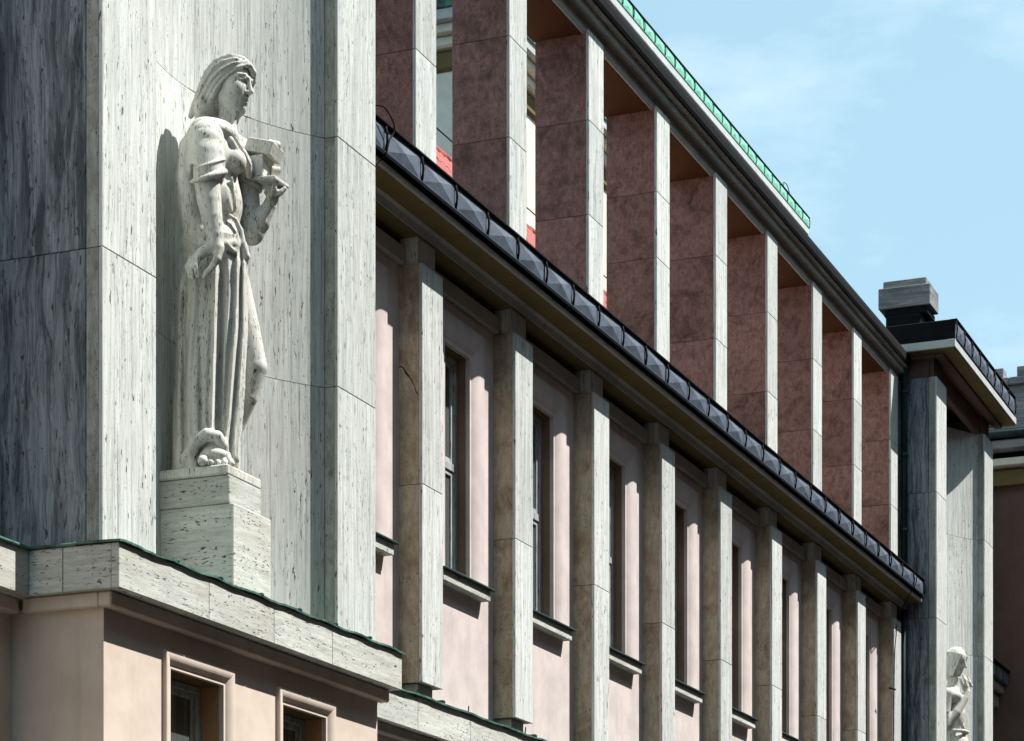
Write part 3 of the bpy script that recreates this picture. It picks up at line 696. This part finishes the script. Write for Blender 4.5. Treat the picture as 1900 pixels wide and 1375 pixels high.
# near arm, wrist turned back, fingers gathering the robe
fb.chain([(P(384, 262, .30), .115), (P(384, 330, .33), .098), (P(388, 372, .335), .090), (P(393, 404, .34), .078), (P(399, 436, .345), .062), (P(402, 456, .345), .050)], .03)
fb.chain([(P(402, 456, .345), .048), (P(389, 461, .36), .045), (P(374, 470, .37), .040), (P(364, 479, .365), .034)], .025)
for (b, k1, k2, k3, r) in ((.395, (369, 478), (362, 493), (368, 512), .0205), (.368, (362, 480), (354, 497), (358, 516), .021), (.340, (357, 482), (349, 499), (353, 514), .020), (.312, (355, 480), (347, 495), (350, 508), .018)):
    fb.chain([(P(*k1, b), r*1.15), (P(*k2, b+.01), r), (P(*k3, b), r*.82)], .008, kk=.012)
fb.chain([(P(406, 462, .36), .040), (P(403, 480, .375), .030), (P(394, 495, .385), .024), (P(383, 506, .385), .021), (P(379, 513, .38), .017)], .02, kk=.015)
# far arm, forearm raised under the blocks
fb.chain([(P(432, 275, -.26), .11), (P(456, 350, -.22), .100), (P(461, 405, -.20), .096), (P(467, 432, -.19), .090)], .03)
fb.chain([(P(467, 432, -.19), .090), (P(483, 412, -.185), .076), (P(500, 382, -.18), .052), (P(506, 366, -.18), .046)], .02)
fb.ell(P(508, 357, -.18), (.075, .062, .03), .025)
for i, b in enumerate((-.245, -.205, -.165, -.125)):
    fb.chain([(P(510, 358, b), .024), (P(521, 357, b), .021), (P(528, 350, b-.005), .017)], .008, kk=.012)
fb.chain([(P(500, 365, -.12), .026), (P(508, 350, -.095), .022), (P(512, 338, -.09), .018)], .015, kk=.012)
f1.emit(fb, 'body', st)
ff = Field((-.25, -.1, -.02), (.32, .46, .5), .006)
ff.ell(P(400, 848, .19), (.12, .12, .07), .03); ff.chain([(P(394, 800, .10), .075), (P(398, 835, .17), .08)], .04)
for i, (x, r) in enumerate(((376, .040), (391, .028), (404, .027), (417, .026), (430, .025))):
    q = P(x, 858, .305 - .008*i); p = P(x*.66+398*.34, 846, .20); q[2] = r*.9; p[2] = .062
    ff.chain([(p, r*1.15), ((p*.45+q*.55) + np.array((0, 0, .022)), r*1.02), (q, r*.95)], .004)
f1.emit(ff, 'foot', st)

# --- hair parted over the brow and drawn back in waves onto the shoulders
fh = Field((-.42, -.32, 2.1), (.45, .36, 3.14), .0075)
fh.ell(hp(-.045, 0, .052), (.158, .132, .157), .02, R=hR); fh.ell(hp(-.10, 0, -.07), (.10, .125, .17), .06, R=hR)
fh.ell(P(378, 206, .0), (.07, .12, .12), .12)
for sgn in (1, -1):
    L = [[(.128, .012, .142), (.108, .060, .135), (.055, .108, .098), (-.01, .137, .04), (-.07, .142, -.03), (-.115, .14, -.12), (-.14, .135, -.20), (-.20, .12, -.27)],
         [(.104, .062, .110), (.062, .100, .072), (.012, .122, .015), (-.035, .136, -.04), (-.06, .14, -.11), (-.09, .135, -.19), (-.13, .13, -.25)],
         [(.025, .112, .035), (-.015, .128, -.03), (-.04, .132, -.085), (-.06, .13, -.14), (-.085, .125, -.20), (-.12, .12, -.25)],
         [(.125, .03, .135), (.06, .085, .14), (-.02, .125, .105), (-.085, .14, .04), (-.13, .14, -.05), (-.16, .135, -.14), (-.19, .125, -.22), (-.24, .10, -.29)],
         [(.08, .02, .175), (.0, .08, .17), (-.08, .115, .11), (-.14, .12, .02), (-.18, .11, -.08), (-.21, .10, -.17), (-.25, .08, -.25)],
         [(-.0, .02, .19), (-.09, .05, .16), (-.16, .06, .07), (-.20, .06, -.03), (-.225, .06, -.13), (-.26, .05, -.22)]]
    rr = [.030, .028, .026, .031, .030, .030]
    for pts, r in zip(L, rr):
        n = len(pts); ch = [(hp(a, sgn*b, c), r*(.62 + .5*math.sin(math.pi*min(1, (i+.6)/n)) )) for i, (a, b, c) in enumerate(pts)]
        m = []
        for (p, q) in zip(ch, ch[1:]): m += [p, ((p[0]+q[0])/2 + np.array((0, 0, .004)), (p[1]+q[1])/2)]
        fh.chain(m + [ch[-1]], .003)
    def res(pts, n=10):
        p = np.array(pts); t = np.linspace(0, len(p)-1, n); return np.stack([np.interp(t, np.arange(len(p)), p[:, i]) for i in range(3)], 1)
    for (i, j) in ((0, 1), (1, 2), (0, 3), (3, 4), (4, 5)):
        mid = (res(L[i])*.5 + res(L[j])*.5); cen = np.array((-.04, 0, .03)); mid = mid + np.array((0, .024, 0)) + (mid-cen)*np.array((.10, .06, .12))
        fh.chain([(hp(a, sgn*b, c), .013) for a, b, c in mid[:8]], .008, -1)
fh.chain([(hp(.130, -.012, .142), .016), (hp(.138, -.055, .110), .026), (hp(.122, -.095, .055), .026), (hp(.09, -.12, .01), .024)], .008)
f1.emit(fh, 'hair', st)

# --- dress: tunic, sleeves, girdle and the long folded skirt
fd = Field((-.46, -.50, -.02), (.46, .48, 2.62), .0085)
# skirt as a stack of ovals with ridges and hollows carved along traced lines
yk = np.array([430, 470, 520, 560, 640, 720, 800, 830, 872]); lf = np.array([345, 341, 337, 334, 329, 325, 321, 320, 318]); rt = np.array([452, 455, 457, 457, 455, 451, 446, 445, 444])
zz = fd.ax[2]; yy = 2055 - (zz + 4.767)*4688.7/f1.zc
lo = (np.interp(yy, yk, lf)-950)/4688.7*f1.zc - f1.a0; hi = (np.interp(yy, yk, rt)-950)/4688.7*f1.zc - f1.a0
sl, A, B, Z = fd.reg((-.46, -.50, -.02), (.46, .48, 1.75))
nzs = sl[2]; lo, hi = lo[nzs][None, None, :], hi[nzs][None, None, :]; y1 = yy[nzs]
ca, wa = (lo+hi)/2, (hi-lo)/2; wb = np.interp(y1, [430, 520, 700, 872], [.235, .25, .245, .255])[None, None, :]
q = np.sqrt(((A-ca)/wa)**2 + (B/wb)**2) + 1e-6
d = (q-1)*np.minimum(wa, wb)/np.sqrt(1 + 0*q)
def xline(y, ya, xa): return ((np.interp(y, ya, xa)-950)/4688.7*(f1.zc-.22) - f1.a0)[None, None, :]
def fade(y, a, b, c, e): return np.clip(np.minimum((y-a)/max(b-a, 1), (e-y)/max(e-c, 1)), 0, 1)[None, None, :]
front = np.clip((B+.02)/.08, 0, 1)
def fold(ya, xa, wpx, amp, win, sharp=2):
    u = (A - xline(y1, ya, xa))/(wpx/245.)
    return -amp*np.exp(-np.abs(u)**sharp)*fade(y1, *win)*front
d = d + fold([470, 620, 860], [345, 339, 341], 3.6, -.030, (500, 560, 860, 900))
d = d + fold([470, 620, 860], [331, 329, 327], 4.5, .018, (500, 560, 860, 900))
d = d + fold([480, 620, 860], [357, 356, 352], 7, .012, (480, 560, 860, 900))
d = d + fold([480, 620, 820], [372, 371, 374], 3.2, -.024, (520, 640, 830, 850))
d = d + fold([480, 620, 860], [384, 383, 384], 7, .012, (480, 560, 860, 900))
d = d + fold([505, 620, 820], [403, 399, 394], 3.4, .045, (490, 530, 815, 850))
d = d + fold([505, 620, 820], [412, 409, 404], 6.0, -.050, (490, 545, 815, 860))
d = d + fold([460, 560, 700, 830], [424, 424, 416, 411], 4.5, .016, (470, 520, 640, 720))
d = d + fold([470, 620, 840], [441, 437, 420], 4.2, .045, (455, 500, 850, 880))
d = d + fold([470, 620, 840], [446, 443, 426], 3.2, -.030, (455, 520, 840, 870))
d = d + fold([470, 620, 840], [452, 450, 435], 6.5, .050, (455, 500, 860, 880))
d = d + .006*np.sin(A*95 + 3*np.sin(Z*3.1))*front*fade(y1, 480, 560, 860, 900)
fd.F[sl] = np.minimum(fd.F[sl], d.astype(np.float32)*.8)
fd.chain([(P(443, 520, -.10), .08), (P(459, 610, -.12), .094), (P(471, 682, -.13), .102), (P(460, 738, -.13), .074), (P(444, 790, -.14), .045), (P(438, 812, -.12), .03)], .025)     # bent knee of the far leg under the cloth
fd.chain([(P(455, 600, -.05), .018), (P(462, 690, -.07), .016), (P(448, 770, -.07), .012)], .02)
fd.chain([(P(450, 470, .06), .030), (P(449, 600, .09), .034), (P(446, 720, .11), .036), (P(439, 800, .13), .038), (P(435, 852, .15), .040)], .015)                                 # round hanging fold
# hem lifted in an arch over the foot
fd.ell(P(392, 848, .27), (.12, .16, .13), .02, -1)
fd.chain([(P(336, 868, .17), .030), (P(347, 846, .22), .038), (P(362, 820, .255), .046), (P(384, 807, .265), .050), (P(403, 811, .255), .046), (P(415, 828, .235), .038), (P(420, 852, .22), .026)], .02)
# trunk
fd.ell(P(396, 300, 0), (.185, .295, .27), .03); fd.ell(P(409, 380, 0), (.165, .245, .26), .08); fd.ell(P(398, 455, 0), (.215, .27, .20), .08)
fd.ell(P(404, 250, 0), (.15, .26, .07), .06)
for (x, y, b, r) in ((437, 300, .115, .082), (453, 309, -.115, .078)): fd.ell(P(x, y, b), (r, r*1.02, r*1.08), .04)
fd.chain([(P(374, 246, .04), .08), (P(356, 275, .03), .095), (P(350, 330, .03), .10), (P(352, 390, .04), .09), (P(358, 440, .05), .075)], .08)     # mantle down the back
fd.chain([(P(374, 244, .18), .085), (P(356, 275, .20), .085), (P(350, 330, .20), .08), (P(353, 395, .19), .07), (P(360, 440, .19), .055)], .09)
# collar folds to the throat
fd.chain([(P(398, 238, .20), .028), (P(415, 247, .19), .030), (P(428, 262, .17), .028), (P(440, 280, .14), .022)], .012)
fd.chain([(P(419, 238, .13), .016), (P(437, 258, .12), .017), (P(452, 284, .06), .018), (P(462, 306, -.02), .022), (P(462, 325, -.05), .028)], .010)
fd.chain([(P(432, 250, .02), .016), (P(448, 272, .0), .018), (P(462, 300, -.06), .02), (P(468, 318, -.09), .022)], .010)
fd.ell(P(435, 240, .03), (.06, .09, .09), .02, -1)
# near sleeve
fd.chain([(P(384, 256, .27), .125), (P(383, 290, .305), .132), (P(385, 322, .325), .128)], .03)
for (dy, r, tw) in ((0, .021, 0), (-20, .008, .4)):
    pts = []
    for k in range(33):
        a = 2*math.pi*k/32; c = P(385, 329+dy, .325); pts.append((c + np.array((math.cos(a)*.128, math.sin(a)*.128, math.cos(a)*.042 - math.sin(a)*.05 + tw*.03)), r))
    fd.chain(pts, .012)
fd.ell(P(385, 350, .335), (.105, .105, .085), .015, -1)
fd.cone(P(372, 330, .33), P(392, 420, .35), .108, .075, .012, -1)
# far sleeve
fd.chain([(P(436, 275, -.25), .12), (P(453, 332, -.225), .112)], .03)
pts = []
for k in range(33):
    a = 2*math.pi*k/32; c = P(457, 344, -.22); pts.append((c + np.array((math.cos(a)*.104, math.sin(a)*.104, -math.cos(a)*.03)), .019))
fd.chain(pts, .012)
# creases across the trunk and the gathered tail of the girdle
ring = []
for k in range(25):
    a = 2*math.pi*k/24; c = P(399, 462, 0); ring.append((c + np.array((math.cos(a)*.225, math.sin(a)*.262, -.045*math.sin(a)+.012*math.sin(3*a))), .026 + .006*math.sin(5*a)))
fd.chain(ring, .025)
fd.chain([(P(426, 400, .20), .012), (P(437, 408, .17), .017), (P(446, 428, .14), .022), (P(450, 452, .13), .027), (P(457, 476, .11), .030), (P(457, 497, .10), .010)], .012)
fd.chain([(P(411, 441, .25), .010), (P(423, 456, .23), .014), (P(435, 467, .19), .016), (P(441, 456, .17), .017), (P(440, 434, .17), .012)], .010)
fd.chain([(P(424, 470, .20), .014), (P(440, 478, .15), .012)], .02, -1)
fd.chain([(P(418, 350, .20), .010), (P(430, 392, .19), .012)], .03); fd.chain([(P(430, 330, .20), .010), (P(437, 385, .16), .012)], .03)
f1.emit(fd, 'dress', st)

# --- the blocks carried on the far hand
def rbox(name, c, size, yaw, pitch, roll, parent, fig):
    V, F = cbox(-size[0], size[0], -size[1], size[1], -size[2], size[2], .006)
    R = Matrix.Rotation(yaw, 3, 'Z') @ Matrix.Rotation(pitch, 3, 'Y') @ Matrix.Rotation(roll, 3, 'X'); O = []
    for v in V:
        p = R @ Vector(v) + Vector(c); O.append((fig.X + p.x*ST - p.y*CT, fig.Y - p.x*CT - p.y*ST, fig.Zb + p.z))
    return mesh(name, O, F, 'statue', parent)
def rcyl(name, c, r, hw, yaw, pitch, parent, fig, n=20):
    R = Matrix.Rotation(yaw, 3, 'Z') @ Matrix.Rotation(pitch, 3, 'Y'); V = []
    for s in (-1, 1):
        for k in range(n):
            a = 2*math.pi*k/n; p = R @ Vector((math.cos(a)*r, s*hw, math.sin(a)*r)) + Vector(c); V.append((fig.X + p.x*ST - p.y*CT, fig.Y - p.x*CT - p.y*ST, fig.Zb + p.z))
    F = [(k, (k+1) % n, n+(k+1) % n, n+k) for k in range(n)] + [tuple(range(n))[::-1], tuple(range(n, 2*n))]
    return mesh(name, V, F, 'statue', parent)
rbox('carried_plate', P(497, 339, -.17), (.125, .115, .014), .42, .10, 0, st, f1)
blk = rbox('carried_block', P(484, 314, -.17), (.066, .085, .082), .42, .02, 0, st, f1)
rcyl('round_boss', P(511, 318, -.16), .036, .032, 1.2, .2, st, f1)
top = rbox('carried_block', P(490, 280, -.17), (.115, .095, .052), .42, .30, .12, st, f1)
rcyl('round_boss', P(507, 270, -.15), .038, .045, 1.05, .3, st, f1)

# ------------------------------------------------------------------ figure in the far niche
f2 = Figure(42.0, 9.32, 4.767, 1780)
P = f2.P
s2t = thing('statue', 'pale stone statue with hand raised to its chin, half hidden in the far niche', 'statue', (42.0, 9.32, 4.767), 'statues in the niches')
hb = Field((-.75, -.6, -.02), (.75, .6, 3.2), .013)
hq, hQ = head_frame(P(1774, 1228, 0), .5, -.25)
hb.ell(hq(-.02, 0, .05), (.16, .13, .17), .03, R=hQ); hb.ell(hq(.05, 0, -.08), (.10, .10, .15), .05, R=hQ); hb.chain([(hq(.15, 0, .03), .016), (hq(.19, 0, -.06), .022)], .02)
hb.chain([(P(1770, 1262, 0), .10), (P(1766, 1285, 0), .11)], .04); hb.ell(P(1762, 1296, 0), (.22, .36, .16), .08)
hb.chain([(P(1758, 1288, .28), .11), (P(1752, 1320, .30), .10), (P(1754, 1345, .28), .085)], .03)
hb.chain([(P(1754, 1345, .28), .085), (P(1774, 1322, .24), .085), (P(1790, 1296, .18), .062), (P(1795, 1284, .16), .050)], .03)
hb.ell(P(1793, 1276, .15), (.055, .05, .085), .03)
for i, (x, y, b) in enumerate(((1786, 1252, .19), (1790, 1254, .16), (1796, 1258, .13), (1799, 1264, .10))): hb.chain([(P(1793+i, 1272, b), .026), (P(x+4, y+9, b+.02), .023), (P(x, y, b), .018)], .01)
hb.chain([(P(1788, 1278, .18), .028), (P(1783, 1266, .2), .022), (P(1781, 1258, .2), .018)], .01)
hb.chain([(P(1764, 1300, -.28), .11), (P(1780, 1350, -.28), .09), (P(1790, 1385, -.2), .07)], .03)
f2.emit(hb, 'body', s2t)
hh = Field((-.5, -.4, 2.0), (.5, .4, 3.3), .013)
hh.ell(hq(-.03, 0, .06), (.185, .165, .185), .02, R=hQ); hh.ell(hq(-.05, 0, -.10), (.13, .155, .24), .08, R=hQ)
for k in range(7):
    a = -1.1 + k*.36
    for sg in (1, -1):
        hh.chain([(hq(.02-.03*k, .01*sg, .235-.004*k*k), .018), (hq(.11-.05*k, sg*.13, .12), .022), (hq(.09-.05*k, sg*.155, -.05), .022), (hq(.05-.04*k, sg*.15, -.24), .02)], .014)
f2.emit(hh, 'hair', s2t)
hd = Field((-.6, -.6, -.02), (.6, .6, 2.6), .013)
hd.ell(P(1768, 1330, 0), (.20, .28, .33), .05); hd.ell(P(1772, 1385, 0), (.24, .28, .25), .08)
pts = [(P(1771, 1360, 0) + np.array((math.cos(2*math.pi*k/20)*.21, math.sin(2*math.pi*k/20)*.27, 0)), .03) for k in range(21)]
hd.chain(pts, .02)
hd.chain([(P(1772, 1300, .12), .03), (P(1780, 1335, .18), .03), (P(1788, 1352, .12), .035)], .02); hd.chain([(P(1774, 1345, .2), .03), (P(1788, 1362, .1), .03)], .02)
hd.cone((0, 0, .26), (-.0, 0, 1.6), .27, .24, .05)
for k in range(16):
    a = 2*math.pi*k/16 + .1*math.sin(k*3); hd.cone((math.cos(a)*.28, math.sin(a)*.27, .03), (math.cos(a)*.22, math.sin(a)*.23, 1.75), .045, .028, .02)
f2.emit(hd, 'dress', s2t)
